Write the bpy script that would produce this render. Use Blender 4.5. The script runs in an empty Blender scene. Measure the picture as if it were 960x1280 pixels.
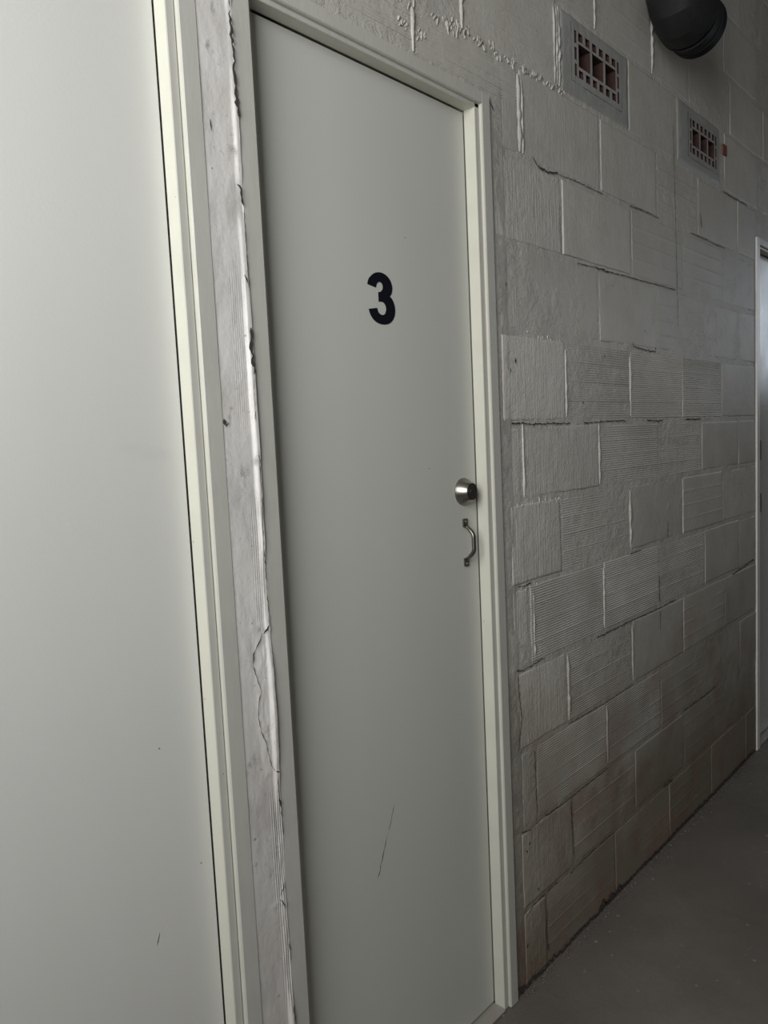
import bpy, bmesh, math, random
import numpy as np
from mathutils import Vector, Matrix

sc = bpy.context.scene
COL = sc.collection
random.seed(7)

# ------------------------------------------------------------------ camera
F_PX = 936.25                                   # focal length in pixels of a 960 x 1280 frame
YAW, PITCH, ROLL = 0.8184748, -0.0927458, -0.0468963
CAM = Vector((0.0, -1.0, 1.386))
fw = Vector((math.sin(YAW)*math.cos(PITCH), math.cos(YAW)*math.cos(PITCH), math.sin(PITCH)))
rt = Vector((math.cos(YAW), -math.sin(YAW), 0))
up = rt.cross(fw)
r2 = rt*math.cos(ROLL) + up*math.sin(ROLL)
u2 = -rt*math.sin(ROLL) + up*math.cos(ROLL)
cd = bpy.data.cameras.new('camera')
cd.sensor_fit = 'VERTICAL'; cd.sensor_height = 36.0; cd.lens = F_PX/1280*36.0
cd.clip_start = 0.02; cd.clip_end = 100
cam = bpy.data.objects.new('camera', cd); COL.objects.link(cam)
cam.matrix_world = Matrix(((r2.x, u2.x, -fw.x, CAM.x), (r2.y, u2.y, -fw.y, CAM.y), (r2.z, u2.z, -fw.z, CAM.z), (0, 0, 0, 1)))
sc.camera = cam

# ------------------------------------------------------------------ world, light, exposure
w = bpy.data.worlds.new('world'); sc.world = w; w.use_nodes = True
w.node_tree.nodes['Background'].inputs[0].default_value = (0.75, 0.85, 1.0, 1)
w.node_tree.nodes['Background'].inputs[1].default_value = 0.2
sc.view_settings.view_transform = 'Standard'
sc.view_settings.look = 'None'
sc.view_settings.gamma = 1.0
sc.view_settings.use_curve_mapping = False
sc.view_settings.exposure = 0.0
XL, XR, YF, ZC = -0.85, 7.6, -3.3, 3.45           # inside faces of the passage

def area_light(name, loc, size, energy, color, direction):
    l = bpy.data.lights.new(name, 'AREA'); l.shape = 'RECTANGLE'
    l.size, l.size_y = size; l.energy = energy; l.color = color
    o = bpy.data.objects.new(name, l); COL.objects.link(o)
    o.location = loc
    o.rotation_euler = Vector(direction).to_track_quat('-Z', 'Y').to_euler()
    return o
# daylight through the opening in the left end wall, and through the window in the far end wall
LEFT_OPEN = (-1.60, -0.34, 1.42, 2.85)             # y0, y1, z0, z1
RIGHT_OPEN = (-1.75, -0.75, 1.75, 2.95)
area_light('daylight_left', (XL-0.02, -0.97, 2.135), (1.26, 1.43), 62.0, (1.0, 0.99, 0.97), (1, 0, 0))
area_light('daylight_far', (XR+0.02, -1.25, 2.35), (0.96, 1.16), 12.0, (0.80, 0.89, 1.0), (-1, 0, 0))

# ------------------------------------------------------------------ node helpers
def new_mat(name, base, rough=0.6, metal=0.0, spec=0.5):
    m = bpy.data.materials.new(name); m.use_nodes = True
    b = m.node_tree.nodes['Principled BSDF']
    b.inputs['Base Color'].default_value = (*base, 1); b.inputs['Roughness'].default_value = rough
    b.inputs['Metallic'].default_value = metal; b.inputs['Specular IOR Level'].default_value = spec
    return m
class G:
    def __init__(s, m):
        s.t = m.node_tree; s.n = s.t.nodes; s.b = s.n['Principled BSDF']
        s.pos = s.n.new('ShaderNodeNewGeometry').outputs['Position']
    def link(s, a, b): s.t.links.new(a, b)
    def scaled(s, v, off=(0, 0, 0)):
        k = s.n.new('ShaderNodeMapping'); k.inputs['Scale'].default_value = v; k.inputs['Location'].default_value = off
        s.link(s.pos, k.inputs['Vector']); return k.outputs[0]
    def noise(s, scale, vec=None, detail=4, rough=0.55):
        k = s.n.new('ShaderNodeTexNoise'); k.inputs['Scale'].default_value = scale
        k.inputs['Detail'].default_value = detail; k.inputs['Roughness'].default_value = rough
        s.link(vec if vec else s.pos, k.inputs['Vector']); return k.outputs['Fac']
    def ramp(s, fac, stops):
        k = s.n.new('ShaderNodeValToRGB'); e = k.color_ramp.elements
        while len(e) < len(stops): e.new(0.5)
        for q, (p, c) in zip(e, stops):
            q.position = p; q.color = (c, c, c, 1) if not isinstance(c, tuple) else (*c, 1)
        s.link(fac, k.inputs[0]); return k.outputs[0]
    def mix(s, fac, a, b, mode='MIX'):
        k = s.n.new('ShaderNodeMix'); k.data_type = 'RGBA'; k.blend_type = mode
        for src, i in ((fac, 0), (a, 6), (b, 7)):
            if isinstance(src, (int, float)): k.inputs[i].default_value = src
            elif isinstance(src, tuple): k.inputs[i].default_value = (*src, 1)
            else: s.link(src, k.inputs[i])
        return k.outputs[2]
    def math(s, op, a, b=None, clamp=False):
        k = s.n.new('ShaderNodeMath'); k.operation = op; k.use_clamp = clamp
        for src, i in ((a, 0), (b, 1)):
            if src is None: continue
            if isinstance(src, (int, float)): k.inputs[i].default_value = src
            else: s.link(src, k.inputs[i])
        return k.outputs[0]
    def z(s):
        k = s.n.new('ShaderNodeSeparateXYZ'); s.link(s.pos, k.inputs[0]); return k.outputs[2]
    def remap(s, v, a, b, c, d):
        k = s.n.new('ShaderNodeMapRange')
        for i, x in enumerate((a, b, c, d)): k.inputs[i+1].default_value = x
        s.link(v, k.inputs[0]); return k.outputs[0]
    def bump(s, h, strength, dist, prev=None):
        k = s.n.new('ShaderNodeBump'); k.inputs['Strength'].default_value = strength; k.inputs['Distance'].default_value = dist
        s.link(h, k.inputs['Height'])
        if prev: s.link(prev, k.inputs['Normal'])
        return k.outputs[0]
    def out(s, color=None, normal=None, rough=None):
        if color: s.link(color, s.b.inputs['Base Color'])
        if normal: s.link(normal, s.b.inputs['Normal'])
        if rough: s.link(rough, s.b.inputs['Roughness'])

def wall_paint(name, base, rough_amt, striae=0.0, grain=1.0, dirt=1.0, rough=0.5):
    m = new_mat(name, base, rough); g = G(m)
    n1 = g.noise(2.3, detail=5); n2 = g.noise(9, detail=6, rough=0.65)
    c = g.mix(g.ramp(n1, [(0.3, 0.0), (0.7, 1.0)]), tuple(x*0.86 for x in base), tuple(min(1, x*1.06) for x in base))
    c = g.mix(g.ramp(n2, [(0.42, 0.0), (0.75, 0.55)]), c, tuple(x*k for x, k in zip(base, (0.80, 0.77, 0.71))))
    # grime that rises from the floor: grey brown, with worn clay red in spots
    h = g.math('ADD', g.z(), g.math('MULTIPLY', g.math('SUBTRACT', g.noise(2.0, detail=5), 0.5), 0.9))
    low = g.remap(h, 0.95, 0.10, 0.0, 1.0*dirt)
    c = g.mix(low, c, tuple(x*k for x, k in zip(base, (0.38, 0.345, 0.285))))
    red = g.math('MULTIPLY', g.ramp(g.noise(5.5, g.scaled((1, 1, 1), (3, 0, 1)), detail=5), [(0.47, 0.0), (0.62, 0.65)]), low, True)
    c = g.mix(red, c, (0.20, 0.115, 0.085))
    sp = g.ramp(g.noise(85, detail=2), [(0.74, 0.0), (0.78, 0.7)])
    c = g.mix(sp, c, (0.12, 0.115, 0.10))
    oi = g.n.new('ShaderNodeObjectInfo').outputs['Random']
    v = g.remap(oi, 0.0, 1.0, 0.90, 1.04); k = g.n.new('ShaderNodeVectorMath'); k.operation = 'SCALE'
    g.link(c, k.inputs[0]); g.link(v, k.inputs['Scale']); c = k.outputs[0]
    nb = g.bump(g.noise(26, detail=6, rough=0.6), 0.8*rough_amt, 0.012)
    nb = g.bump(g.noise(150, detail=4, rough=0.6), 0.8*grain, 0.0016, nb)
    if striae: nb = g.bump(g.noise(10, g.scaled((17, 1, 0.9)), detail=3, rough=0.5), striae, 0.006, nb)
    g.out(c, nb)
    return m

M = {}
WB = (0.56, 0.548, 0.508)
M['block_smooth'] = wall_paint('painted_block_smooth', WB, 0.2, 0.12, 0.5)
M['block_rough'] = wall_paint('painted_block_rough', tuple(x*1.12 for x in WB), 0.33, 0.30, 1.1)
M['block_ribbed'] = wall_paint('painted_block_ribbed', tuple(x*0.97 for x in WB), 0.18, 0.0, 0.8)
M['mortar'] = wall_paint('painted_mortar', tuple(x*0.96 for x in WB), 0.6, 0.0, 1.3)
M['bead'] = wall_paint('painted_mortar_bead', (0.56, 0.55, 0.52), 0.6, 0.0, 1.0, rough=0.4)
M['plaster'] = wall_paint('painted_plaster', (0.80, 0.79, 0.775), 0.12, 0.0, 0.35, dirt=0.4)
M['patch'] = wall_paint('cement_patch', (0.36, 0.372, 0.36), 0.35, 0.0, 0.6)
M['fill'] = wall_paint('mortar_fill', tuple(x*0.78 for x in WB), 0.5, 0.0, 0.5)

g = G(M['plaster'])                               # grey rubbed marks and faint streaks on the strip
bc = g.b.inputs['Base Color']; old = bc.links[0].from_socket
f1 = g.ramp(g.noise(9, g.scaled((3.5, 1, 0.8), (5, 0, 2)), detail=7, rough=0.7), [(0.50, 0.0), (0.66, 0.5)])
c2 = g.mix(f1, old, (0.36, 0.35, 0.34))
f2 = g.ramp(g.noise(30, g.scaled((1, 1, 0.6), (1, 0, 7)), detail=5, rough=0.75), [(0.60, 0.0), (0.72, 0.7)])
g.link(g.mix(f2, c2, (0.24, 0.23, 0.22)), bc)
def door_paint(name, base, rough):
    m = new_mat(name, base, rough); g = G(m)
    c = g.mix(g.ramp(g.noise(1.6, g.scaled((1.5, 1, 0.6)), detail=3), [(0.3, 0.0), (0.75, 1.0)]), base, tuple(x*0.93 for x in base))
    sp = g.ramp(g.noise(60, detail=1), [(0.845, 0.0), (0.86, 1.0)])
    c = g.mix(sp, c, (0.25, 0.23, 0.2))
    smudge = g.ramp(g.noise(7, g.scaled((0.6, 1, 1.5), (1, 2, 5)), detail=2), [(0.74, 0.0), (0.84, 0.2)])
    c = g.mix(smudge, c, (0.33, 0.31, 0.29))
    nb = g.bump(g.noise(240, detail=3), 0.25, 0.0006)
    g.out(c, nb, g.remap(g.noise(5), 0.3, 0.7, rough-0.04, rough+0.06))
    return m
M['leaf'] = door_paint('white_door_paint', (0.655, 0.665, 0.640), 0.38)
M['leaf_green'] = door_paint('greyish_door_paint', (0.585, 0.60, 0.560), 0.40)
M['leaf_gloss'] = door_paint('glossy_white_door_paint', (0.66, 0.665, 0.645), 0.30)
def trim_paint(name, base):
    m = new_mat(name, base, 0.36); g = G(m)
    c = g.mix(g.ramp(g.noise(12, detail=5), [(0.45, 0.0), (0.8, 0.5)]), base, tuple(x*0.85 for x in base))
    chip = g.ramp(g.noise(48, detail=2), [(0.77, 0.0), (0.785, 1.0)])
    c = g.mix(chip, c, (0.14, 0.12, 0.10))
    nb = g.bump(g.noise(90, g.scaled((1, 1, 0.25)), detail=3), 0.3, 0.0012)
    g.out(c, nb); return m
M['jamb'] = trim_paint('cream_frame_paint', (0.60, 0.60, 0.52))
M['casing'] = trim_paint('grey_white_frame_paint', (0.52, 0.52, 0.48))
M['white_lit_edge'] = trim_paint('white_lit_frame_edge', (0.78, 0.78, 0.76))  # white frame paint lightened further, the far window's light put into its colour
M['dark'] = new_mat('dark_gap', (0.012, 0.011, 0.010), 0.9)
M['crack'] = new_mat('crack_shadow', (0.05, 0.046, 0.041), 0.9)
M['black_vinyl'] = new_mat('black_vinyl', (0.004, 0.005, 0.010), 0.75, 0.0, 0.15)
M['scratch'] = new_mat('dark_scratch', (0.05, 0.045, 0.04), 0.7)
m = new_mat('brushed_nickel', (0.30, 0.285, 0.255), 0.30, 1.0); g = G(m)
g.out(None, g.bump(g.noise(60, g.scaled((1, 1, 9)), detail=3), 0.15, 0.0006)); M['metal'] = m
m = new_mat('tarnished_metal', (0.20, 0.19, 0.17), 0.38, 1.0); M['metal_dark'] = m
m = new_mat('key_slot', (0.01, 0.01, 0.01), 0.7); M['slot'] = m
m = new_mat('shaded_terracotta', (0.26, 0.105, 0.07), 0.85); g = G(m)
c = g.mix(g.ramp(g.noise(30, detail=5), [(0.35, 0.0), (0.7, 1.0)]), (0.022, 0.009, 0.007), (0.060, 0.022, 0.017))  # clay darkened, the shade inside the vent holes is in its colour
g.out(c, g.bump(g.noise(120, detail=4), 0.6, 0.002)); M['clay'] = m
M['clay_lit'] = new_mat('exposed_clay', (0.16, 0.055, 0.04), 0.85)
m = new_mat('black_pipe_plastic', (0.018, 0.019, 0.020), 0.5, 0.0, 0.3); g = G(m)
c = g.mix(g.ramp(g.noise(14, detail=5), [(0.35, 0.0), (0.8, 1.0)]), (0.010, 0.011, 0.012), (0.022, 0.023, 0.023))
g.out(c, None, g.remap(g.noise(20, detail=5), 0.3, 0.7, 0.5, 0.7)); M['pipe'] = m
M['pipe_dark'] = new_mat('pipe_collar_rubber', (0.005, 0.006, 0.007), 0.6, 0.0, 0.15)
# concrete floor
m = new_mat('concrete_floor', (0.16, 0.15, 0.14), 0.6); g = G(m)
c = g.mix(g.ramp(g.noise(1.7, detail=6, rough=0.6), [(0.32, 0.0), (0.7, 1.0)]), (0.105, 0.094, 0.080), (0.180, 0.160, 0.140))
c = g.mix(g.ramp(g.noise(11, detail=7, rough=0.7), [(0.4, 0.0), (0.75, 0.5)]), c, (0.13, 0.12, 0.11))
c = g.mix(g.ramp(g.noise(38, detail=2), [(0.70, 0.0), (0.76, 0.55)]), c, (0.42, 0.39, 0.34))
c = g.mix(g.ramp(g.noise(6, g.scaled((1, 1, 1), (9, 4, 0)), detail=3), [(0.66, 0.0), (0.72, 0.4)]), c, (0.10, 0.10, 0.105))
nb = g.bump(g.noise(9, detail=6), 0.35, 0.01)
nb = g.bump(g.noise(160, detail=4), 0.5, 0.0014, nb)
g.out(c, nb, g.remap(g.noise(4, detail=4), 0.3, 0.7, 0.42, 0.66)); M['floor'] = m
m = new_mat('dust', (0.22, 0.20, 0.18), 0.9); g = G(m)
g.out(g.mix(g.ramp(g.noise(40, detail=5), [(0.35, 0.0), (0.7, 1.0)]), (0.10, 0.09, 0.08), (0.22, 0.20, 0.18)), g.bump(g.noise(90, detail=4), 1, 0.004)); M['dust'] = m
m = new_mat('hall_plaster', (0.42, 0.41, 0.39), 0.8); g = G(m)
g.out(g.mix(g.noise(3, detail=4), (0.22, 0.215, 0.20), (0.29, 0.28, 0.265))); M['hall'] = m
M['threshold'] = trim_paint('grey_threshold', (0.30, 0.285, 0.26))
m = new_mat('window_glass', (1, 1, 1), 0.0); m.node_tree.nodes['Principled BSDF'].inputs['Transmission Weight'].default_value = 1.0
m.node_tree.nodes['Principled BSDF'].inputs['IOR'].default_value = 1.02; M['glass'] = m

# ------------------------------------------------------------------ mesh helpers
def link(name, bm_or_mesh, mat, parent=None, smooth=False):
    if isinstance(bm_or_mesh, bmesh.types.BMesh):
        me = bpy.data.meshes.new(name); bm_or_mesh.normal_update(); bm_or_mesh.to_mesh(me); bm_or_mesh.free()
    else: me = bm_or_mesh
    o = bpy.data.objects.new(name, me); COL.objects.link(o)
    for q in (mat if isinstance(mat, (list, tuple)) else [mat]): me.materials.append(q)
    if parent: o.parent = parent
    if smooth:
        for p in me.polygons: p.use_smooth = True
    return o
def tag(o, label=None, cat=None, group=None, kind=None):
    if label: o['label'] = label
    if cat: o['category'] = cat
    if group: o['group'] = group
    if kind: o['kind'] = kind
    return o
def empty(name, label, cat=None, kind=None, group=None):
    o = bpy.data.objects.new(name, None); COL.objects.link(o); o.empty_display_size = 0.1
    return tag(o, label, cat, group, kind)
def box(bm, x0, x1, y0, y1, z0, z1, mi=0):
    v = [bm.verts.new(p) for p in ((x0,y0,z0),(x1,y0,z0),(x1,y1,z0),(x0,y1,z0),(x0,y0,z1),(x1,y0,z1),(x1,y1,z1),(x0,y1,z1))]
    for f in ((0,3,2,1),(4,5,6,7),(0,1,5,4),(1,2,6,5),(2,3,7,6),(3,0,4,7)):
        bm.faces.new([v[i] for i in f]).material_index = mi
def boxes(lst):
    bm = bmesh.new()
    for b in lst: box(bm, *b)
    return bm
def prism(profile, axis, a, b):
    """closed profile swept from a to b; axis 'z': profile (x,y); axis 'x': profile (z,y)"""
    bm = bmesh.new(); P = []
    for t in (a, b):
        P.append([bm.verts.new((p[0], p[1], t) if axis == 'z' else (t, p[1], p[0])) for p in profile])
    n = len(profile)
    for i in range(n):
        bm.faces.new((P[0][i], P[0][(i+1) % n], P[1][(i+1) % n], P[1][i]))
    bm.faces.new(P[0]); bm.faces.new(P[1])
    bmesh.ops.recalc_face_normals(bm, faces=bm.faces)
    return bm
_rng = np.random.default_rng(11)
_N = _rng.random((64, 64))
def vnoise(x, y):
    x = np.asarray(x, float); y = np.asarray(y, float)
    xi = np.floor(x).astype(int); yi = np.floor(y).astype(int); u = x-xi; v = y-yi
    u = u*u*(3-2*u); v = v*v*(3-2*v)
    a = _N[xi % 64, yi % 64]; b = _N[(xi+1) % 64, yi % 64]; c = _N[xi % 64, (yi+1) % 64]; d = _N[(xi+1) % 64, (yi+1) % 64]
    return (a*(1-u)+b*u)*(1-v) + (c*(1-u)+d*u)*v - 0.5
def fbm(x, y, o=4):
    s = 0; a = 1
    for i in range(o): s = s + a*vnoise(x+17*i, y+31*i); x = x*2.03; y = y*2.03; a *= 0.5
    return s
def height_sheet(x0, x1, z0, z1, dx, dz, fn, holes=()):
    nx = max(2, int(round((x1-x0)/dx))+1); nz = max(2, int(round((z1-z0)/dz))+1)
    xs = np.linspace(x0, x1, nx); zs = np.linspace(z0, z1, nz)
    X, Z = np.meshgrid(xs, zs); Y = fn(X, Z)
    co = np.stack([X, Y, Z], -1).reshape(-1, 3)
    i, j = np.meshgrid(np.arange(nx-1), np.arange(nz-1)); a = (j*nx+i).ravel()
    cx = (xs[i]+xs[i+1]).ravel()/2; cz = (zs[j]+zs[j+1]).ravel()/2
    keep = np.ones(len(a), bool)
    for (hx0, hx1, hz0, hz1) in holes: keep &= ~((cx > hx0) & (cx < hx1) & (cz > hz0) & (cz < hz1))
    a = a[keep]
    me = bpy.data.meshes.new('sheet'); me.from_pydata(co.tolist(), [], np.stack([a, a+1, a+nx+1, a+nx], 1).tolist())
    return me

# ------------------------------------------------------------------ main wall
WY = -0.015                                       # front plane of the block faces
ZL = [0.0, 0.207, 0.414, 0.615, 0.819, 1.025, 1.230, 1.417, 1.631, 1.836, 2.038, 2.242, 2.451, 2.655, 2.860, 3.065, 3.270, ZC]
D1 = (-0.004, 0.691)                              # outer widths of the door frames
D2 = (0.755, 1.450)
D3 = (3.312, 4.007)
DT = 2.137                                        # top of the door frames
V1 = (1.843, 2.095, 2.300, 2.411)                 # perforated areas of the two vent bricks
V2 = (2.617, 2.860, 2.296, 2.405)
def vent_hole(v): return (v[0]-0.012, v[1]+0.012, v[2]-0.012, v[3]+0.012)

wall = empty('wall_back', 'painted hollow block wall that holds the numbered doors', kind='structure')
core = []
def solid(x0, x1, z0, z1): core.append((x0, x1, -0.004, 0.20, z0, z1))
solid(XL, D1[0], 0, ZC); solid(D1[1], D2[0], 0, DT); solid(D2[1], D3[0], 0, V1[2]-0.03)
for a, b in ((D1[0], D1[1]), (D2[0], D2[1])): pass
solid(D1[0], D2[1], DT, ZC)
solid(D2[1], V1[0]-0.012, V1[2]-0.03, ZC); solid(V1[1]+0.012, V2[0]-0.012, V1[2]-0.03, ZC)
solid(V2[1]+0.012, D3[0], V1[2]-0.03, ZC)
for v in (V1, V2):
    solid(v[0]-0.012, v[1]+0.012, V1[2]-0.03, v[2]-0.012); solid(v[0]-0.012, v[1]+0.012, v[3]+0.012, ZC)
solid(D3[0], D3[1], DT, ZC); solid(D3[1], XR, 0, ZC)
link('wall_core', boxes(core), M['fill'], wall)

# mortar surface between and behind the blocks
def mortar_y(X, Z):
    return WY + 0.0017 - 0.0011*np.clip(fbm(X*22, Z*22)+0.15, -1, 1) - 0.0007*fbm(X*90, Z*90, 2)
link('mortar', height_sheet(D2[1], D3[0], 0.0, ZC, 0.007, 0.007, mortar_y, [vent_hole(V1), vent_hole(V2)]), M['mortar'], wall, True)
link('mortar', height_sheet(XL, D2[1], DT+0.001, ZC, 0.009, 0.009, mortar_y), M['mortar'], wall, True)
link('mortar', height_sheet(D3[0], D3[1]+0.5, DT+0.001, ZC, 0.012, 0.012, mortar_y), M['mortar'], wall, True)

def block(x0, x1, z0, z1, style, y=WY, proud=1.0):
    """one hollow clay block: a face with its own ribs or brush marks, irregular arrises, and sides back into the mortar"""
    if z0 > 1.6: proud = random.uniform(0.35, 0.8)      # the upper courses are thickly painted, almost flush
    elif style == 'smooth': proud = random.uniform(0.4, 0.9)
    y = y + 0.0013*(1-proud)
    wdt = x1-x0; hgt = z1-z0
    if wdt < 0.02 or hgt < 0.02: return None
    nx = max(3, int(wdt/0.024)); sx = random.random()*50; sz = random.random()*50
    if style in ('ribbed', 'ribbed_soft'): nz = int(hgt/0.00155)
    elif style == 'banded': nz = int(hgt/0.004)
    else: nz = max(3, int(hgt/0.024))
    def grid(n, size):
        e = 0.0025/size, 0.007/size
        a = np.concatenate([[0, e[0]], np.linspace(e[1], 1-e[1], n-1), [1-e[0], 1]]); return a
    xs = grid(nx, wdt); nx += 2
    if style in ('smooth', 'rough'): zs = grid(nz, hgt); nz += 2
    else: zs = np.linspace(0, 1, nz+1)
    U, V = np.meshgrid(xs, zs)
    X = x0+U*wdt; Z = z0+V*hgt
    # irregular outline
    edge = np.minimum(U, 1-U)*wdt; X = X + 0.0022*fbm(Z*45+sx, Z*0+sz, 3)*np.exp(-edge/0.01)
    edz = np.minimum(V, 1-V)*hgt; Z = Z + 0.0026*fbm(X*30+sz, X*0+sx, 3)*np.exp(-edz/0.008)
    Y = np.full_like(X, y + random.uniform(-0.0010, 0.0012)) + random.uniform(-0.0012, 0.0012)*(U-0.5) + random.uniform(-0.001, 0.001)*(V-0.5)
    Y = Y + 0.0007*fbm(X*12+sx, Z*12+sz, 3)
    if style in ('ribbed', 'ribbed_soft', 'banded'):
        zz = V*hgt
        fade = np.clip(0.85+1.2*fbm(X*9+sx, Z*9+sz, 2), 0.30, 1.0)
        if style == 'ribbed_soft': fade = fade*0.6
        if style != 'banded': Y = Y + 0.0020*fade*(0.5+0.5*np.cos(zz*2*math.pi/0.0064))
        k = zz/hgt*4
        band = np.exp(-((k-np.round(k))/0.07)**2)*((np.round(k) > 0) & (np.round(k) < 4))
        Y = Y - 0.0011*band*fade
    Y = Y + 0.0011*np.exp(-np.minimum(edge, edz)/0.0012)
    co = np.stack([X, Y, Z], -1).reshape(-1, 3).tolist(); N = nx+1
    fc = [(j*N+i, j*N+i+1, (j+1)*N+i+1, (j+1)*N+i) for j in range(nz) for i in range(nx)]
    # side returns
    ring = [i for i in range(N)] + [j*N+nx for j in range(1, nz+1)] + [nz*N+i for i in range(nx-1, -1, -1)] + [j*N for j in range(nz-1, 0, -1)]
    b0 = len(co)
    for r in ring: c = co[r]; co.append([c[0], y+0.010, c[2]])
    L = len(ring)
    for i in range(L): fc.append((ring[i], b0+i, b0+(i+1) % L, ring[(i+1) % L]))
    me = bpy.data.meshes.new('block'); me.from_pydata(co, [], fc)
    mt = {'ribbed': 'block_ribbed', 'ribbed_soft': 'block_ribbed', 'banded': 'block_ribbed', 'smooth': 'block_smooth', 'rough': 'block_rough'}[style]
    return link('block', me, M[mt], wall, style in ('smooth', 'rough'))

J = 0.0055                                        # half joint
R, r_, B_, S, K_ = 'ribbed', 'ribbed_soft', 'banded', 'smooth', 'rough'
E0 = D2[1]+0.046                                  # first block edge beside the frame
rows = {  # course: (joint positions), (styles)
 0: ([E0, 1.600, 1.989, 2.392, 2.780, 3.170], [K_, R, r_, B_, S, S]),
 1: ([E0, 1.748, 2.133, 2.523, 2.925], [K_, R, S, B_, S]),
 2: ([E0+.01, 1.569, 1.954, 2.333, 2.715, 3.105], [K_, R, R, B_, S, S]),
 3: ([E0, 1.733, 2.131, 2.526, 2.935], [K_, R, S, B_, S]),
 4: ([E0-.006, 1.560, 1.951, 2.332, 2.731, 3.101], [K_, R, R, r_, S, S]),
 5: ([E0-.006, 1.723, 2.129, 2.529, 2.914], [K_, R, S, B_, S]),
 6: ([E0, 1.544, 1.940, 2.340, 2.708, 3.095], [K_, K_, R, R, S, S]),
 7: ([E0-.02, 1.764, 2.144, 2.535, 2.911], [K_, R, r_, r_, S]),
 8: ([E0-.02, 1.562, 1.955, 2.345, 2.701, 3.09], [K_, S, S, B_, S, S]),
 9: ([E0-.03, 1.763, 2.165, 2.553, 2.926], [K_, S, B_, B_, S]),
}
for c, (xs, st) in rows.items():
    xs = xs+[D3[0]-0.004]
    for i, s in enumerate(st):
        a, b = xs[i]+(J if i else 0.0), xs[i+1]-(J if i < len(st)-1 else 0)
        # a band of mortar shows above each course
        block(a, b, ZL[c]+(0.012 if c == 0 else 0.006), ZL[c+1]-random.uniform(0.008, 0.013), s)
def run(c, xs, st, z0=None, z1=None):
    for i, s in enumerate(st):
        block(xs[i]+J, xs[i+1]-J, (z0 or ZL[c])+0.005, (z1 or ZL[c+1])-random.uniform(0.007, 0.011), s)
# cut course above the door frames, then the full courses up to the ceiling
run(10, [-0.39, 0.0, 0.401, 0.801, 1.201, 1.578], [S, R, R, R, R], z0=DT+0.004)
run(10, [1.500, 1.578, 1.978, 2.350, 2.688, 3.09, 3.308], [S, S, S, B_, S, S])
PA1 = (1.772, 2.159); PA2 = (2.513, 2.900)        # cement patches around the vent bricks
run(11, [-0.22, 0.18, 0.57, 0.965, 1.364, 1.763], [R, R, r_, R, B_])
run(11, [PA1[1], 2.513], [S])
run(11, [2.948, 3.34, 3.74], [S, S])
run(12, [-0.42, -0.02, 0.38, 0.77, 1.165, 1.563, 1.963, 2.329, 2.62, 3.009, 3.40, 3.8], [r_, B_, R, R, R, r_, B_, S, S, S, S])
for c in range(13, 17):
    o = -0.22 if c % 2 else -0.42
    xs = [o+0.3955*i for i in range(12)]
    run(c, xs, [random.choice([S, B_, S, r_, K_]) for _ in xs[1:]])

# smooth mortar fill beside the frame, right of the numbered door
def fill_y(X, Z):
    t = (X-D2[1])/0.06
    return WY + 0.004 - 0.0045*np.clip(t, 0, 1) - 0.0012*fbm(X*35, Z*14)
link('mortar_fill', height_sheet(D2[1]+0.0005, D2[1]+0.052, 0.0, DT+0.03, 0.004, 0.006, fill_y), M['fill'], wall, True)

# squeezed mortar beads that stand proud in some upright joints
def bead(x, z0, z1, wdt=0.005, proud=0.0035, y=WY):
    n = max(6, int((z1-z0)/0.007)); bm = bmesh.new(); rows_ = []
    px = random.random()*40
    for i in range(n+1):
        t = i/n; z = z0+(z1-z0)*t
        k = float(0.65+0.9*fbm(np.array(z*60+px), np.array(px), 2)); k = max(0.15, k)*min(1, 6*t+.15, 6*(1-t)+.15)
        cx = x+0.002*float(fbm(np.array(z*25), np.array(px)))
        hw = wdt*(0.5+0.35*k)
        rows_.append([bm.verts.new(p) for p in ((cx-hw, y+0.003, z), (cx-hw*0.6, y-proud*k*0.8, z), (cx+hw*0.4, y-proud*k, z), (cx+hw, y+0.003, z))])
    for a, b in zip(rows_, rows_[1:]):
        for i in range(3): bm.faces.new((a[i], a[i+1], b[i+1], b[i]))
    link('mortar_bead', bm, M['bead'], wall, True)
strong = [(1.764, ZL[7]), (2.144, ZL[7]), (1.552, ZL[6]), (1.940, ZL[6]), (2.129, ZL[5]),
          (1.578, ZL[4]), (1.951, ZL[4]), (1.740, ZL[3]), (2.131, ZL[3]), (1.954, ZL[2]), (2.392, 0.02)]
for x, z in strong: bead(x+0.002, z+0.012, z+0.185, random.uniform(0.004, 0.007), random.uniform(0.0025, 0.0042))
for x in (1.201, 0.401): bead(x, DT+0.01, ZL[11]-0.01, 0.007, 0.004)
for x in (1.364, 0.57): bead(x, ZL[11]+0.005, ZL[12]-0.005, 0.008, 0.0065)
for x in (1.963, 2.329): bead(x, ZL[12]+0.005, ZL[13]-0.01, 0.006, 0.005)
bead(1.578, ZL[10]+0.01, ZL[11]-0.02, 0.012, 0.004); bead(1.590, ZL[10]+0.01, ZL[11]-0.03, 0.006, 0.003)
for k in range(3): bead(1.745+0.012*k, ZL[11]+0.01, ZL[12]-0.01, 0.006, 0.006)

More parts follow.
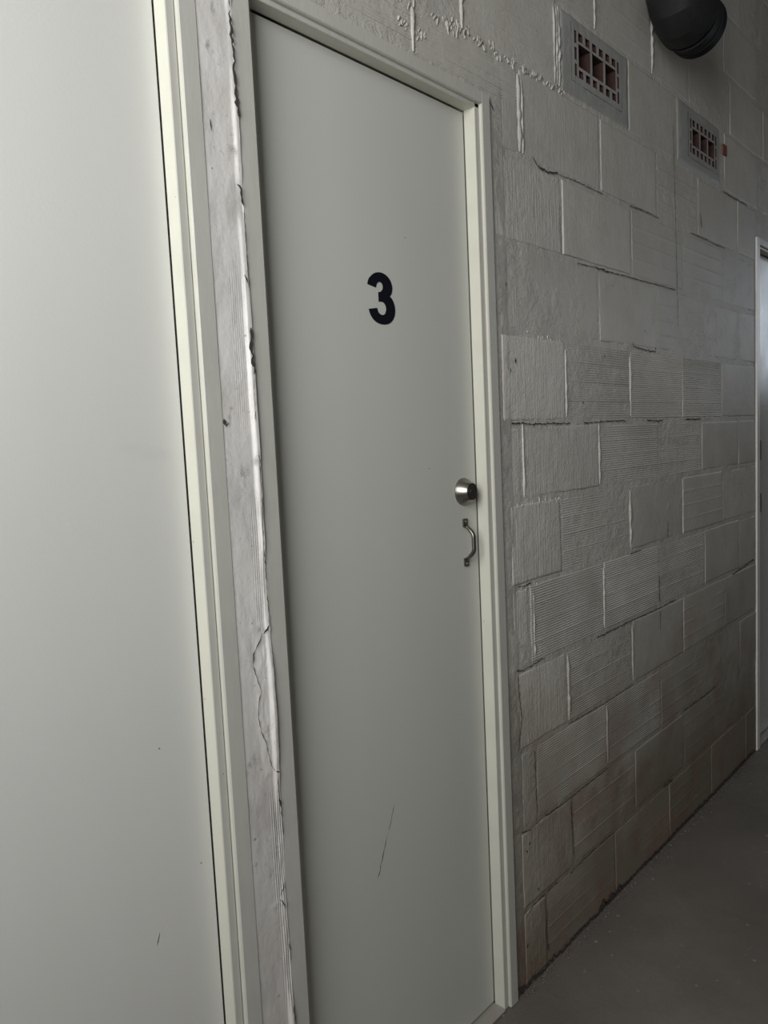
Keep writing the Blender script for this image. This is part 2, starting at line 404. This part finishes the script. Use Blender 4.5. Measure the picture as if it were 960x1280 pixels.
# rough mortar lumps along some bed joints
def lumps(x0, x1, z, n, s=0.006):
    bm = bmesh.new()
    for _ in range(n):
        x = random.uniform(x0, x1); zz = z+random.gauss(0, 0.006); q = s*random.uniform(0.4, 1.2)
        mt = Matrix.Translation((x, WY+0.0012, zz)) @ Matrix.Rotation(random.uniform(-0.5, 0.9), 4, 'Y') @ Matrix.Diagonal((q*0.5, q*0.40, q*random.uniform(0.9, 2.0), 1))
        bmesh.ops.create_icosphere(bm, subdivisions=1, radius=1, matrix=mt)
    for v in bm.verts: v.co += Vector([random.gauss(0, s*0.10) for _ in range(3)])
    tag(link('mortar_lump', bm, M['mortar'], wall, True), kind='stuff')
lumps(1.30, 1.80, ZL[11], 90, 0.0065); lumps(1.52, 1.73, ZL[5]+0.19, 40, 0.005); lumps(1.55, 1.76, ZL[8]-0.012, 22, 0.004)
lumps(1.52, 1.60, ZL[5]-0.01, 14, 0.004); lumps(1.57, 1.66, ZL[4]+0.025, 45, 0.0035); lumps(1.60, 1.75, ZL[4]+0.19, 24, 0.004)
lumps(1.76, 1.772, 2.34, 26, 0.007); lumps(1.16, 1.24, 2.19, 24, 0.005); lumps(0.6, 1.35, ZL[11]-0.006, 90, 0.006)

def crack(pts, width, y=WY-0.0016, name='crack', parent=None, mat='crack'):
    """a thin jagged open line; pts (x, z)"""
    P = []
    for a, b in zip(pts, pts[1:]):
        n = max(2, int(math.dist(a, b)/0.006))
        for i in range(n): t = i/n; P.append((a[0]+(b[0]-a[0])*t, a[1]+(b[1]-a[1])*t))
    P.append(pts[-1]); bm = bmesh.new(); prev = None; m_ = len(P)
    for i, (x, z) in enumerate(P):
        d = Vector((P[min(i+1, m_-1)][0]-P[max(i-1, 0)][0], P[min(i+1, m_-1)][1]-P[max(i-1, 0)][1])).normalized()
        nrm = Vector((-d.y, d.x)); hw = width*0.5*random.uniform(0.35, 1.25)*(0.2 if i in (0, m_-1) else 1)
        o = random.gauss(0, width*0.28)
        c = Vector((x, z))+nrm*o
        v = [bm.verts.new((c.x+nrm.x*s*hw, y, c.y+nrm.y*s*hw)) for s in (-1, 1)]
        if prev: bm.faces.new((prev[0], prev[1], v[1], v[0]))
        prev = v
    bmesh.ops.recalc_face_normals(bm, faces=bm.faces)
    return link(name, bm, M[mat], parent or wall)
crack([(1.625, 2.050), (1.650, 2.034), (1.700, 2.028), (1.748, 2.036)], 0.0045)
crack([(1.748, 2.035), (1.842, 2.038), (1.990, 2.035)], 0.0022)
crack([(2.152, 2.036), (2.228, 2.039), (2.361, 2.038)], 0.0026)
crack([(1.832, 1.829), (1.897, 1.831), (1.935, 1.832)], 0.0022)
crack([(1.935, 1.832), (2.02, 1.831)], 0.0048)
crack([(2.02, 1.831), (2.113, 1.832), (2.354, 1.834), (2.49, 1.835)], 0.0028)
crack([(2.164, 1.650), (2.166, 1.633), (2.242, 1.629), (2.322, 1.627), (2.324, 1.643)], 0.0034)
crack([(1.500, 1.417), (1.542, 1.416), (1.60, 1.413), (1.689, 1.414), (1.78, 1.413)], 0.0035)
crack([(1.85, 1.412), (1.972, 1.415), (2.11, 1.417)], 0.003)
crack([(2.252, 1.416), (2.335, 1.413), (2.37, 1.415)], 0.004); crack([(2.55, 1.416), (2.70, 1.415)], 0.004)
crack([(2.481, 2.351), (2.486, 2.2), (2.494, 2.0), (2.500, 1.86), (2.503, 1.719)], 0.003)
crack([(1.49, 0.822), (1.52, 0.816), (1.565, 0.820), (1.62, 0.823)], 0.0028)
crack([(1.505, 1.026), (1.54, 1.022), (1.57, 1.028)], 0.003); crack([(1.90, 0.812), (2.10, 0.815), (2.34, 0.812), (2.46, 0.816)], 0.0035)
crack([(2.33, 0.83), (2.331, 0.92)], 0.0045); crack([(2.333, 0.74), (2.336, 0.805)], 0.003)
crack([(2.40, 1.03), (2.402, 1.09)], 0.004); crack([(2.12, 1.018), (2.2, 1.02)], 0.003); crack([(3.02, 0.81), (3.29, 0.832)], 0.005)
crack([(1.49, 0.62), (1.508, 0.70), (1.500, 0.77), (1.498, 0.812)], 0.0026)
crack([(1.565, 0.43), (1.563, 0.5), (1.562, 0.6)], 0.0034); crack([(1.745, 0.24), (1.74, 0.33), (1.735, 0.40)], 0.0035)
crack([(1.605, 0.04), (1.592, 0.10), (1.602, 0.16)], 0.004); crack([(1.50, 0.19), (1.545, 0.205), (1.60, 0.207), (1.66, 0.209)], 0.003)
crack([(1.60, 0.412), (1.72, 0.408), (1.95, 0.414)], 0.003); crack([(1.72, 0.20), (1.86, 0.207), (1.98, 0.205)], 0.003)
crack([(1.49, 0.415), (1.53, 0.405), (1.58, 0.411)], 0.003); crack([(1.73, 0.615), (1.95, 0.611), (2.13, 0.617)], 0.0025)
crack([(2.52, 0.414), (2.75, 0.412), (2.83, 0.417)], 0.004); crack([(2.34, 0.205), (2.42, 0.207)], 0.006)
crack([(2.93, 2.237), (3.05, 2.235), (3.2, 2.238)], 0.004); crack([(2.72, 2.07), (2.705, 2.12)], 0.006); crack([(2.62, 2.038), (2.95, 2.036)], 0.003)
crack([(1.45, 2.128), (1.47, 2.112)], 0.004, y=WY-0.003)
for a in ((1.503, 0.118), (1.52, 0.060), (1.495, 1.74), (1.508, 1.545), (1.85, 1.47), (2.25, 1.69), (1.53, 1.57), (1.51, 0.36), (1.53, 0.375), (1.56, 0.24), (1.98, 1.60), (2.60, 1.62)):
    crack([a, (a[0]+random.uniform(-.004, .004), a[1]-random.uniform(0.006, 0.016))], 0.0055, name='pock_mark')
# dark ragged gap where the wall meets the floor
gp = [(D2[1]+0.01, 0.006)]
while gp[-1][0] < D3[0]-0.03: gp.append((gp[-1][0]+0.03, 0.006+random.uniform(-0.002, 0.006)))
crack(gp, 0.011, name='base_gap')
crack([(1.46, 0.03), (1.47, 0.008)], 0.02, name='base_gap')
for x in (1.88, 1.93, 1.98): crack([(x, 0.010), (x+0.03, 0.028), (x+0.05, 0.012)], 0.010, name='base_gap')

# cement patches with the vent bricks let into them
def patch(px, v):
    z0, z1 = ZL[11]+0.004, ZL[12]-0.004
    def fn(X, Z): return WY - 0.0025 - 0.0015*fbm(X*16, Z*16) - 0.0005*fbm(X*80, Z*80, 2) + 0.006*np.exp(-np.minimum(np.minimum(X-px[0], px[1]-X), np.minimum(Z-z0, z1-Z))/0.005)
    link('cement_patch', height_sheet(px[0], px[1], z0, z1, 0.006, 0.006, fn, [vent_hole(v)]), M['patch'], wall, True)
patch(PA1, V1); patch(PA2, V2)

def vent(v, label):
    e = empty('vent_brick', label, 'vent', group='hollow vent bricks high in the wall'); e.location = ((v[0]+v[1])/2, 0, v[2])
    x0, x1, z0, z1 = v; yf, yb = WY-0.0035, 0.11
    W_, H_ = x1-x0, z1-z0; bm = bmesh.new(); o = e.location
    def b(a0, a1, c0, c1, y0=yf, y1=yb): box(bm, a0-o.x, a1-o.x, y0, y1, c0-o.z, c1-o.z)
    fl = 0.016
    b(x0-fl, x0, z0-fl, z1+fl); b(x1, x1+fl, z0-fl, z1+fl); b(x0, x1, z1, z1+fl); b(x0, x1, z0-fl, z0)
    # slot columns at the two ends: three slots each
    sw, wb = 0.011, 0.010
    hs = (H_-2*0.009)/3
    for xa in (x0, x1-sw):
        for k in (1, 2): zc = z0+k*hs+(k-1)*0.009; b(xa, xa+sw, zc, zc+0.009)
    b(x0+sw, x0+sw+wb, z0, z1); b(x1-sw-wb, x1-sw, z0, z1)
    xa, xb = x0+sw+wb, x1-sw-wb; sh = 0.020; ww = 0.0075
    b(xa, xb, z0+sh, z0+sh+ww); b(xa, xb, z1-sh-ww, z1-sh)
    n = 6; hw = (xb-xa-5*0.0150)/6
    for za, zb in ((z0, z0+sh), (z1-sh, z1)):
        for i in range(1, n):
            xc = xa+i*hw+(i-1)*0.0150; b(xc, xc+0.0150, za, zb)
    big = (xb-xa-2*0.012)/3
    for i in (1, 2):
        xc = xa+i*big+(i-1)*0.012; b(xc, xc+0.012, z0+sh+ww, z1-sh-ww)
    # paint on the front only, bare clay inside, its colour darkened for the shade in the holes
    for f in bm.faces:
        c = f.calc_center_median()
        f.material_index = 0 if c.y < yf+1e-4 else 1
    for vt in bm.verts:
        if vt.co.y < yf+1e-4: vt.co.x += random.uniform(-0.0007, 0.0007); vt.co.z += random.uniform(-0.0007, 0.0007)
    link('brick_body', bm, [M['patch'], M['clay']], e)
    link('cavity_back', boxes([(x0-fl-o.x, x1+fl-o.x, yb, yb+0.02, z0-fl-o.z, z1+fl-o.z)]), M['dark'], e)
    return e
vent(V1, 'larger looking hollow vent brick in a cement patch, the one nearer the numbered door')
vent(V2, 'farther hollow vent brick, right below the black pipe and beside a small red clay spot')
# small exposed bit of clay beside the farther vent brick
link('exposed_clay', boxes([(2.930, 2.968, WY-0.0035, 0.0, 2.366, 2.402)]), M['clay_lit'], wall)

# plastered strip between the two near doors
def strip_y(X, Z):
    y = -0.0187 - 0.0008*fbm(X*22, Z*7) - 0.0003*fbm(X*90, Z*40, 2)
    rid = 0.0011*np.cos((X+0.0035*fbm(Z*4, Z*0+3, 2))*2*math.pi/0.0040)
    for a, b, s_, xa in ((1.10, 1.30, 0.45, 0.728), (0.60, 0.80, 1.1, 0.732), (0.42, 0.59, 1.2, 0.738), (0.17, 0.36, 1.3, 0.740), (1.42, 1.66, .25, 0.715)):
        inside = 1/(1+np.exp(-(Z-a)/0.006))*1/(1+np.exp((Z-b)/0.006))
        y = y + rid*inside*s_*np.clip((X-xa)/0.008, 0, 1)
    # plaster swells toward the frame at the right edge, ragged, and falls off onto the casing
    e0 = 0.744+0.003*fbm(Z*9, Z*0+1, 4)
    t = np.clip((X-e0)/0.007, 0, 1)
    y = y - 0.0050*t*t*(3-2*t)*np.clip(0.75+1.3*fbm(Z*8, Z*0+7, 4), 0.08, 1.2)
    for zc in (1.092, 0.842, 0.61, 0.215): y = y - 0.0010*np.exp(-((Z-zc-0.01*fbm(X*60, Z*0, 2))/0.006)**2)*np.clip((X-0.715)/0.02, 0, 1)
    # a loose rough plaster patch, proud of the rest
    k = np.exp(-(((X-0.741)/0.019)**2+((Z-0.965)/0.115)**2)**3)
    y = y - k*(0.0018+0.0012*fbm(X*140, Z*70, 3))
    return y
strip = height_sheet(D1[1], D2[0]+0.001, 0.0, DT+0.002, 0.0012, 0.004, strip_y)
link('plaster_strip', strip, M['plaster'], wall, True)
SY = -0.0246
def scrack(pts, wdt, y=SY): crack(pts, wdt, y=y)
scrack([(0.7500, 2.055), (0.7510, 2.00), (0.7520, 1.945), (0.7530, 1.900)], 0.0060)
scrack([(0.748, 2.13), (0.7495, 2.09), (0.7500, 2.06)], 0.0016)
scrack([(0.743, 1.797), (0.750, 1.790), (0.752, 1.765)], 0.004); scrack([(0.753, 1.76), (0.7535, 1.70), (0.7540, 1.64)], 0.0018)
scrack([(0.748, 1.66), (0.752, 1.645)], 0.004)
scrack([(0.7515, 1.578), (0.7525, 1.545), (0.7540, 1.503)], 0.0065)
scrack([(0.7535, 1.50), (0.7525, 1.44), (0.7545, 1.40), (0.7530, 1.36)], 0.0018); scrack([(0.752, 1.445), (0.753, 1.415)], 0.004)
scrack([(0.753, 1.36), (0.7535, 1.295), (0.751, 1.255), (0.752, 1.175), (0.7535, 1.108), (0.7535, 1.092)], 0.0014)
scrack([(0.7535, 1.094), (0.748, 1.088), (0.740, 1.083)], 0.005, -0.0236); scrack([(0.740, 1.083), (0.731, 1.068), (0.720, 1.052), (0.7165, 1.035)], 0.0022, -0.0215)
scrack([(0.7165, 1.035), (0.723, 1.012), (0.729, 0.99), (0.722, 0.965), (0.720, 0.945), (0.724, 0.920), (0.733, 0.90), (0.737, 0.873), (0.741, 0.855), (0.749, 0.842)], 0.0016, -0.0222)
scrack([(0.750, 0.846), (0.7535, 0.840)], 0.006); scrack([(0.7515, 0.838), (0.750, 0.81), (0.7525, 0.797)], 0.0014)
scrack([(0.7530, 0.800), (0.7535, 0.77), (0.7545, 0.73)], 0.0035)
scrack([(0.740, 0.628), (0.747, 0.640), (0.752, 0.648)], 0.0025); scrack([(0.739, 0.622), (0.744, 0.616), (0.750, 0.60)], 0.0016)
scrack([(0.753, 0.54), (0.7535, 0.50)], 0.0016); scrack([(0.7545, 0.42), (0.7548, 0.36)], 0.002); scrack([(0.747, 0.30), (0.753, 0.27)], 0.002)
scrack([(0.694, 1.434), (0.697, 1.424)], 0.006, -0.0198); scrack([(0.696, 1.420), (0.701, 1.428)], 0.002, -0.0198)
scrack([(0.7045, 1.885), (0.705, 1.868)], 0.003, -0.0198)

# ------------------------------------------------------------------ doors
YC, YS, YLF = -0.020, -0.0116, 0.018               # casing face, rebate step, leaf face
def door(name, label, x0, bright=False):
    """x0 = outer left edge of the frame"""
    e = empty(name, label, kind='structure'); e.location = (x0, 0, 0)
    LX = 0.0065; R1, R2, B = 0.6468, 0.6636, 0.695     # LX: the left jamb shows a wider face
    ZT1, ZT2, ZT3 = 2.1006, 2.110, DT; yb = 0.12
    jr = [(R1, YLF-0.002), (R1, YS), (R1+0.0015, YS-0.001), (R2-0.0022, YS-0.001), (R2-0.0022, YS+0.003), (R2, YS+0.003), (R2, YC+0.002), (R2+0.0025, YC), (B-0.001, YC), (B, YC+0.001), (B, yb), (R1+0.012, yb), (R1+0.012, YLF-0.002)]
    jl = [(B-x+(LX if x < R2+0.02 else 0.0)-(0.010 if x < R1+0.013 else 0.0), y) for x, y in jr]
    hd = [(ZT1, YLF-0.002), (ZT1, YS), (ZT1+0.0015, YS-0.001), (ZT2-0.001, YS-0.001), (ZT2, YS), (ZT2, YC+0.002), (ZT2+0.002, YC), (ZT3-0.001, YC), (ZT3, YC+0.001), (ZT3, yb), (ZT1+0.012, yb), (ZT1+0.012, YLF-0.002)]
    def face_mats(o, horizontal=False):
        me = o.data
        for p in me.polygons:
            n = p.normal; k = abs(n.z) if horizontal else abs(n.x)
            p.material_index = 1 if n.y < -0.5 else 0
    for nm, pr in (('frame_jamb', jr), ('frame_jamb', jl)):
        o = link(nm, prism(pr, 'z', 0.0, ZT3-0.0005), [M['white_lit_edge' if bright else 'jamb'], M['white_lit_edge' if bright else 'casing']], e); face_mats(o)
    o = link('frame_head', prism(hd, 'x', B-R2+LX-0.001, R2+0.001), [M['jamb'], M['casing']], e); face_mats(o, True)
    # mitred ends of the head, in line with the outer faces of the jambs
    # leaf with eased edges
    bm = boxes([(B-R1+LX-0.0078, R1-0.0022, YLF, YLF+0.038, 0.010, ZT1-0.0035)])
    bmesh.ops.bevel(bm, geom=[g_ for g_ in bm.edges], offset=0.0012, segments=2, profile=0.6)
    leaf = link('door_leaf', bm, M['leaf_gloss' if bright else 'leaf_green' if x0 > 0.5 else 'leaf'], e)
    link('shadow_gap', boxes([(0.038, R1+0.010, YLF+0.040, YLF+0.046, 0.0, ZT1+0.01)]), M['dark'], e)
    link('threshold', boxes([(B-R1+LX-0.009, R1-0.001, YC+0.004, YLF+0.03, 0.0, 0.0045)]), M['threshold'], e)
    return e, leaf
d1, leaf1 = door('door_1', 'brightly lit plain white door cut off by the left edge of the picture', D1[0])
d2, leaf2 = door('door_2', 'white door marked with a black 3, with lock and pull handle', D2[0])
d3, leaf3 = door('door_3', 'door at the far right edge, with a sheen on its upper half', D3[0], True)
KL = 0.9922
def lf(x, z): return (x*KL, 1.386+(z-1.386)*KL)
def on_door(o, d): o.parent = d; o.matrix_parent_inverse = Matrix.Translation(-d.location); return o

# the black numeral
gl = [(1.079,1.693),(1.082,1.702),(1.091,1.711),(1.100,1.7165),(1.111,1.7195),(1.124,1.7195),(1.135,1.716),(1.1445,1.709),(1.1495,1.700),(1.1505,1.690),(1.1475,1.6815),(1.1425,1.676),(1.149,1.671),(1.1545,1.662),(1.1565,1.652),(1.155,1.641),(1.150,1.632),(1.142,1.625),(1.131,1.6205),(1.119,1.619),(1.107,1.620),(1.095,1.6245),(1.087,1.631),(1.082,1.6385),(1.0795,1.646),(1.1035,1.6500),(1.106,1.6435),(1.111,1.639),(1.118,1.6375),(1.125,1.640),(1.129,1.646),(1.1295,1.654),(1.126,1.660),(1.1195,1.663),(1.109,1.6625),(1.109,1.681),(1.1155,1.6825),(1.121,1.687),(1.123,1.693),(1.120,1.699),(1.114,1.701),(1.108,1.699),(1.1045,1.6945),(1.103,1.689)]
cu = bpy.data.curves.new('number_outline', 'CURVE'); cu.dimensions = '2D'; cu.fill_mode = 'BOTH'; cu.extrude = 0.0003
sp = cu.splines.new('BEZIER'); sp.bezier_points.add(len(gl)-1); sp.use_cyclic_u = True
sharp = {0, 24, 25, 34, 35, 43, 11}
for i, (x, z) in enumerate(gl):
    x, z = lf(x, z)
    b = sp.bezier_points[i]; b.co = (x, z, 0); b.handle_left_type = b.handle_right_type = 'VECTOR' if i in sharp else 'AUTO'
tmp = bpy.data.objects.new('tmp', cu); COL.objects.link(tmp)
tmp.matrix_world = Matrix(((1, 0, 0, 0), (0, 0, 1, 0), (0, 1, 0, 0), (0, 0, 0, 1)))
bpy.context.view_layer.update()
me = bpy.data.meshes.new_from_object(tmp.evaluated_get(bpy.context.evaluated_depsgraph_get()))
me.transform(Matrix(((1, 0, 0, 0), (0, 0, -1, YLF-0.0004), (0, 1, 0, 0), (0, 0, 0, 1))))
bpy.data.objects.remove(tmp)
num = link('door_number', me, M['black_vinyl']); on_door(num, d2)
tag(num, 'bold black numeral 3')

for z in (1.06, 1.28):
    on_door(link('hinge', boxes([(D3[0]+0.0545, D3[0]+0.0625, YS-0.006, YLF, z-0.04, z+0.04)]), M['metal_dark']), d3)

def lathe(profile, seg=40):
    """profile (radius, y) around the y axis, at the origin"""
    bm = bmesh.new(); rings = []
    for r, y in profile:
        rings.append([bm.verts.new((max(r, 1e-5)*math.cos(2*math.pi*i/seg), y, max(r, 1e-5)*math.sin(2*math.pi*i/seg))) for i in range(seg)])
    for a, b in zip(rings, rings[1:]):
        for i in range(seg): bm.faces.new((a[i], a[(i+1) % seg], b[(i+1) % seg], b[i]))
    bmesh.ops.remove_doubles(bm, verts=bm.verts, dist=1e-5)
    bmesh.ops.recalc_face_normals(bm, faces=bm.faces)
    return bm
def place(o, x, y, z):
    o.data.transform(Matrix.Translation((x, y, z))); return on_door(o, d2)
lx, lz = lf(1.361, 1.2665)
lock = place(link('deadbolt_lock', lathe([(0.0, 0.0), (0.0305, 0.0), (0.0310, -0.002), (0.0300, -0.0055), (0.0205, -0.0245), (0.0190, -0.0262), (0.0165, -0.0262), (0.0160, -0.0245), (0.0, -0.0245)]), M['metal'], smooth=True), lx, YLF, lz)
for p in lock.data.polygons: p.use_smooth = True
lock.data.set_sharp_from_angle(angle=math.radians(25))
cyl = link('lock_cylinder', lathe([(0.0, -0.0242), (0.0148, -0.0242), (0.0148, -0.0262), (0.0140, -0.0268), (0.0085, -0.0268), (0.0083, -0.0262), (0.0080, -0.0272), (0.0, -0.0272)], 32), M['metal_dark']); cyl.data.transform(Matrix.Translation((lx, YLF, lz)))
cyl.data.set_sharp_from_angle(angle=math.radians(25))
cyl.parent = lock; cyl.matrix_parent_inverse = Matrix.Identity(4)
ks = link('keyhole', boxes([(lx-0.001, lx+0.001, YLF-0.0277, YLF-0.0268, lz-0.0045, lz+0.0045)]), M['slot'])
ks.parent = lock
tag(lock, 'conical brushed metal deadbolt')
# bow pull handle
hx, hz0, hz1 = 1.3515, 1.1077, 1.1960
bm = bmesh.new(); path = []
for i in range(29):
    t = i/28; z = hz0+0.006+(hz1-hz0-0.012)*t
    s = min(1.0, math.sin(min(t, 1-t)*math.pi*1.55)) if min(t, 1-t) < 0.32 else 1.0
    path.append(Vector((hx, YLF-0.004-0.0205*s, z)))
seg = 12; rings = []
for i, p in enumerate(path):
    d = (path[min(i+1, 28)]-path[max(i-1, 0)]).normalized(); n = Vector((1, 0, 0)); b2 = d.cross(n).normalized()
    t = i/28; rr = 0.0046 if 0.1 < t < 0.9 else 0.0038
    rings.append([bm.verts.new(p+n*1.15*rr*math.cos(2*math.pi*k/seg)+b2*rr*math.sin(2*math.pi*k/seg)) for k in range(seg)])
for a, b in zip(rings, rings[1:]):
    for k in range(seg): bm.faces.new((a[k], a[(k+1) % seg], b[(k+1) % seg], b[k]))
bm.faces.new(rings[0]); bm.faces.new(rings[-1])
bmesh.ops.recalc_face_normals(bm, faces=bm.faces)
handle = on_door(link('pull_handle', bm, M['metal_dark'], smooth=True), d2)
tag(handle, 'small curved metal pull')
for zc, s in ((hz0-0.0005, -1), (hz1+0.0005, 1)):
    bm = boxes([(hx-0.0075, hx+0.0075, YLF-0.0042, YLF, zc-0.0095, zc+0.0095)])
    bmesh.ops.bevel(bm, geom=list(bm.edges), offset=0.0012, segments=2)
    f = link('handle_foot', bm, M['metal_dark']); f.parent = handle
    scw = link('handle_screw', lathe([(0, -0.0044), (0.0, -0.0058), (0.0022, -0.0055), (0.0032, -0.0042), (0.0032, -0.003)], 14), M['metal'], smooth=True)
    scw.data.transform(Matrix.Translation((hx, YLF, zc+s*0.0035))); scw.parent = handle

def door_crack(pts, wd, d, y=YLF-0.0004, name='scratch', mat='scratch'):
    o = crack([lf(*q) for q in pts], wd, y=y, name=name, mat=mat); on_door(o, d); return o
door_crack([(1.086, 0.637), (1.076, 0.613), (1.066, 0.588)], 0.0011, d2)
door_crack([(1.060, 0.579), (1.044, 0.542), (1.028, 0.504)], 0.0018, d2)
door_crack([(0.544, 0.647), (0.537, 0.628)], 0.0012, d1)
for x, z, d in ((1.197, 1.8, d2), (1.243, 1.325, d2), (0.566, 0.933, d1), (0.624, 0.722, d1)):
    door_crack([(x-0.0015, z), (x+0.0015, z)], 0.003, d, name='paint_fleck')

# ------------------------------------------------------------------ black drain pipe with elbow
def tube(path, radii, seg=40, close=True):
    bm = bmesh.new(); rings = []; n = len(path)
    for i, p in enumerate(path):
        d = (path[min(i+1, n-1)]-path[max(i-1, 0)]).normalized()
        a = Vector((0, 1, 0)); b = d.cross(a).normalized(); a = b.cross(d)
        rings.append([bm.verts.new(p+(a*math.cos(2*math.pi*k/seg)+b*math.sin(2*math.pi*k/seg))*radii[i]) for k in range(seg)])
    for q, w_ in zip(rings, rings[1:]):
        for k in range(seg): bm.faces.new((q[k], q[(k+1) % seg], w_[(k+1) % seg], w_[k]))
    if close: bm.faces.new(rings[0]); bm.faces.new(rings[-1])
    bmesh.ops.recalc_face_normals(bm, faces=bm.faces); return bm
PX, PY, PZ, PR = 2.258, -0.118, 2.579, 0.087
e = empty('drain_pipe', 'black plastic pipe dropping from the ceiling with an elbow ending in an open collar', 'pipe')
e.location = (PX, PY, PZ)
up_ = [Vector((0, 0, ZC-PZ)), Vector((0, 0, 0.16))]
link('pipe_riser', tube(up_, [PR-0.006]*2), M['pipe'], e, True)
for a, b, nm in ((0.20, 0.09, 'upper_socket'),):
    link(nm, tube([Vector((0, 0, a)), Vector((0, 0, a-0.008)), Vector((0, 0, b))], [PR-0.003, PR+0.003, PR+0.002]), M['pipe'], e, True).data.set_sharp_from_angle(angle=0.6)
R_ = 0.09; el = []
for k in range(0, 5):                                # a segmented bend
    t = math.radians(90*k/4); el.append(Vector((R_-R_*math.cos(t), 0, R_-R_*math.sin(t))))
o = link('pipe_elbow', tube(el, [PR, PR, PR, PR, PR]), M['pipe'], e, True)
o.data.set_sharp_from_angle(angle=math.radians(18))
def xpath(*xs): return [Vector((x, 0, 0)) for x in xs]
o = link('outlet_socket', tube(xpath(R_, R_+0.003, R_+0.045), [PR, PR-0.006, PR-0.006]), M['pipe'], e, True); o.data.set_sharp_from_angle(angle=0.6)
o = link('collar', tube(xpath(R_+0.045, R_+0.046, R_+0.076, R_+0.078, R_+0.078, R_+0.047), [PR-0.007, PR-0.004, PR-0.004, PR-0.006, PR-0.012, PR-0.012]), M['pipe_dark'], e, True); o.data.set_sharp_from_angle(angle=0.6)
for sx in (-PR-0.004, PR): link('wall_bracket', boxes([(sx, sx+0.004, -0.01, -PY+WY, 0.28, 0.305)]), M['metal_dark'], e)

# ------------------------------------------------------------------ floor, ceiling, other walls
def floor_z(X, Y): return 0.0022*fbm(X*1.7, Y*1.7) + 0.0006*fbm(X*14, Y*14, 2) - 0.0022
xs = np.linspace(XL-0.1, XR+0.1, 260); ys = np.linspace(YF-0.1, 0.2, 110)
X, Y = np.meshgrid(xs, ys); Z = floor_z(X, Y); nx = len(xs)
co = np.stack([X, Y, Z], -1).reshape(-1, 3).tolist()
fc = [(j*nx+i, j*nx+i+1, (j+1)*nx+i+1, (j+1)*nx+i) for j in range(len(ys)-1) for i in range(nx-1)]
me = bpy.data.meshes.new('floor'); me.from_pydata(co, [], fc)
fl = link('floor', me, M['floor'], smooth=True); tag(fl, 'bare dusty grey concrete floor', kind='structure')
# dusty crumbs along the foot of the wall and on the floor
bm = bmesh.new()
for _ in range(420):
    x = D2[1]+0.02+random.random()*1.85; y = WY-0.004-abs(random.gauss(0, 0.014)); q = random.uniform(0.0008, 0.0035)
    bmesh.ops.create_icosphere(bm, subdivisions=1, radius=q, matrix=Matrix.Translation((x, y, q*0.2)) @ Matrix.Diagonal((1.3, 1, 0.7, 1)))
for _ in range(70):
    x = random.uniform(1.2, 3.6); y = random.uniform(-1.3, -0.05); q = random.uniform(0.0008, 0.0026)
    bmesh.ops.create_icosphere(bm, subdivisions=1, radius=q, matrix=Matrix.Translation((x, y, q*0.3)))
tag(link('floor_grit', bm, M['dust']), 'loose pale crumbs and dust along the foot of the block wall', 'grit', kind='stuff')
ce = link('ceiling', boxes([(XL-0.2, XR+0.2, YF-0.2, 0.2, ZC, ZC+0.15)]), M['hall']); tag(ce, 'plain grey ceiling above the passage', kind='structure')
wf = link('wall_front', boxes([(XL-0.2, XR+0.2, YF-0.2, YF, 0, ZC)]), M['hall']); tag(wf, 'plain grey wall behind the camera', kind='structure')
def pierced(name, label, x0, x1, op):
    y0, y1, z0, z1 = op
    o = link(name, boxes([(x0, x1, YF, y0, 0, ZC), (x0, x1, y1, 0.0, 0, ZC), (x0, x1, y0, y1, 0, z0), (x0, x1, y0, y1, z1, ZC)]), M['hall'])
    tag(o, label, kind='structure')
def window(name, label, x, op, xo):
    y0, y1, z0, z1 = op; t = 0.04
    o = empty(name, label, kind='structure')
    link('window_frame', boxes([(x, x+xo, y0, y0+t, z0, z1), (x, x+xo, y1-t, y1, z0, z1), (x, x+xo, y0+t, y1-t, z0, z0+t), (x, x+xo, y0+t, y1-t, z1-t, z1), (x, x+xo, (y0+y1)/2-0.02, (y0+y1)/2+0.02, z0+t, z1-t)]), M['casing'], o)
pierced('wall_left', 'end wall with a window opening, left of the camera', XL-0.2, XL, LEFT_OPEN)
pierced('wall_right', 'far end wall with a high window opening', XR, XR+0.2, RIGHT_OPEN)
window('window_1', 'window frame in the left end wall', XL-0.08, LEFT_OPEN, 0.05)
window('window_2', 'high window frame in the far end wall', XR+0.04, RIGHT_OPEN, 0.05)
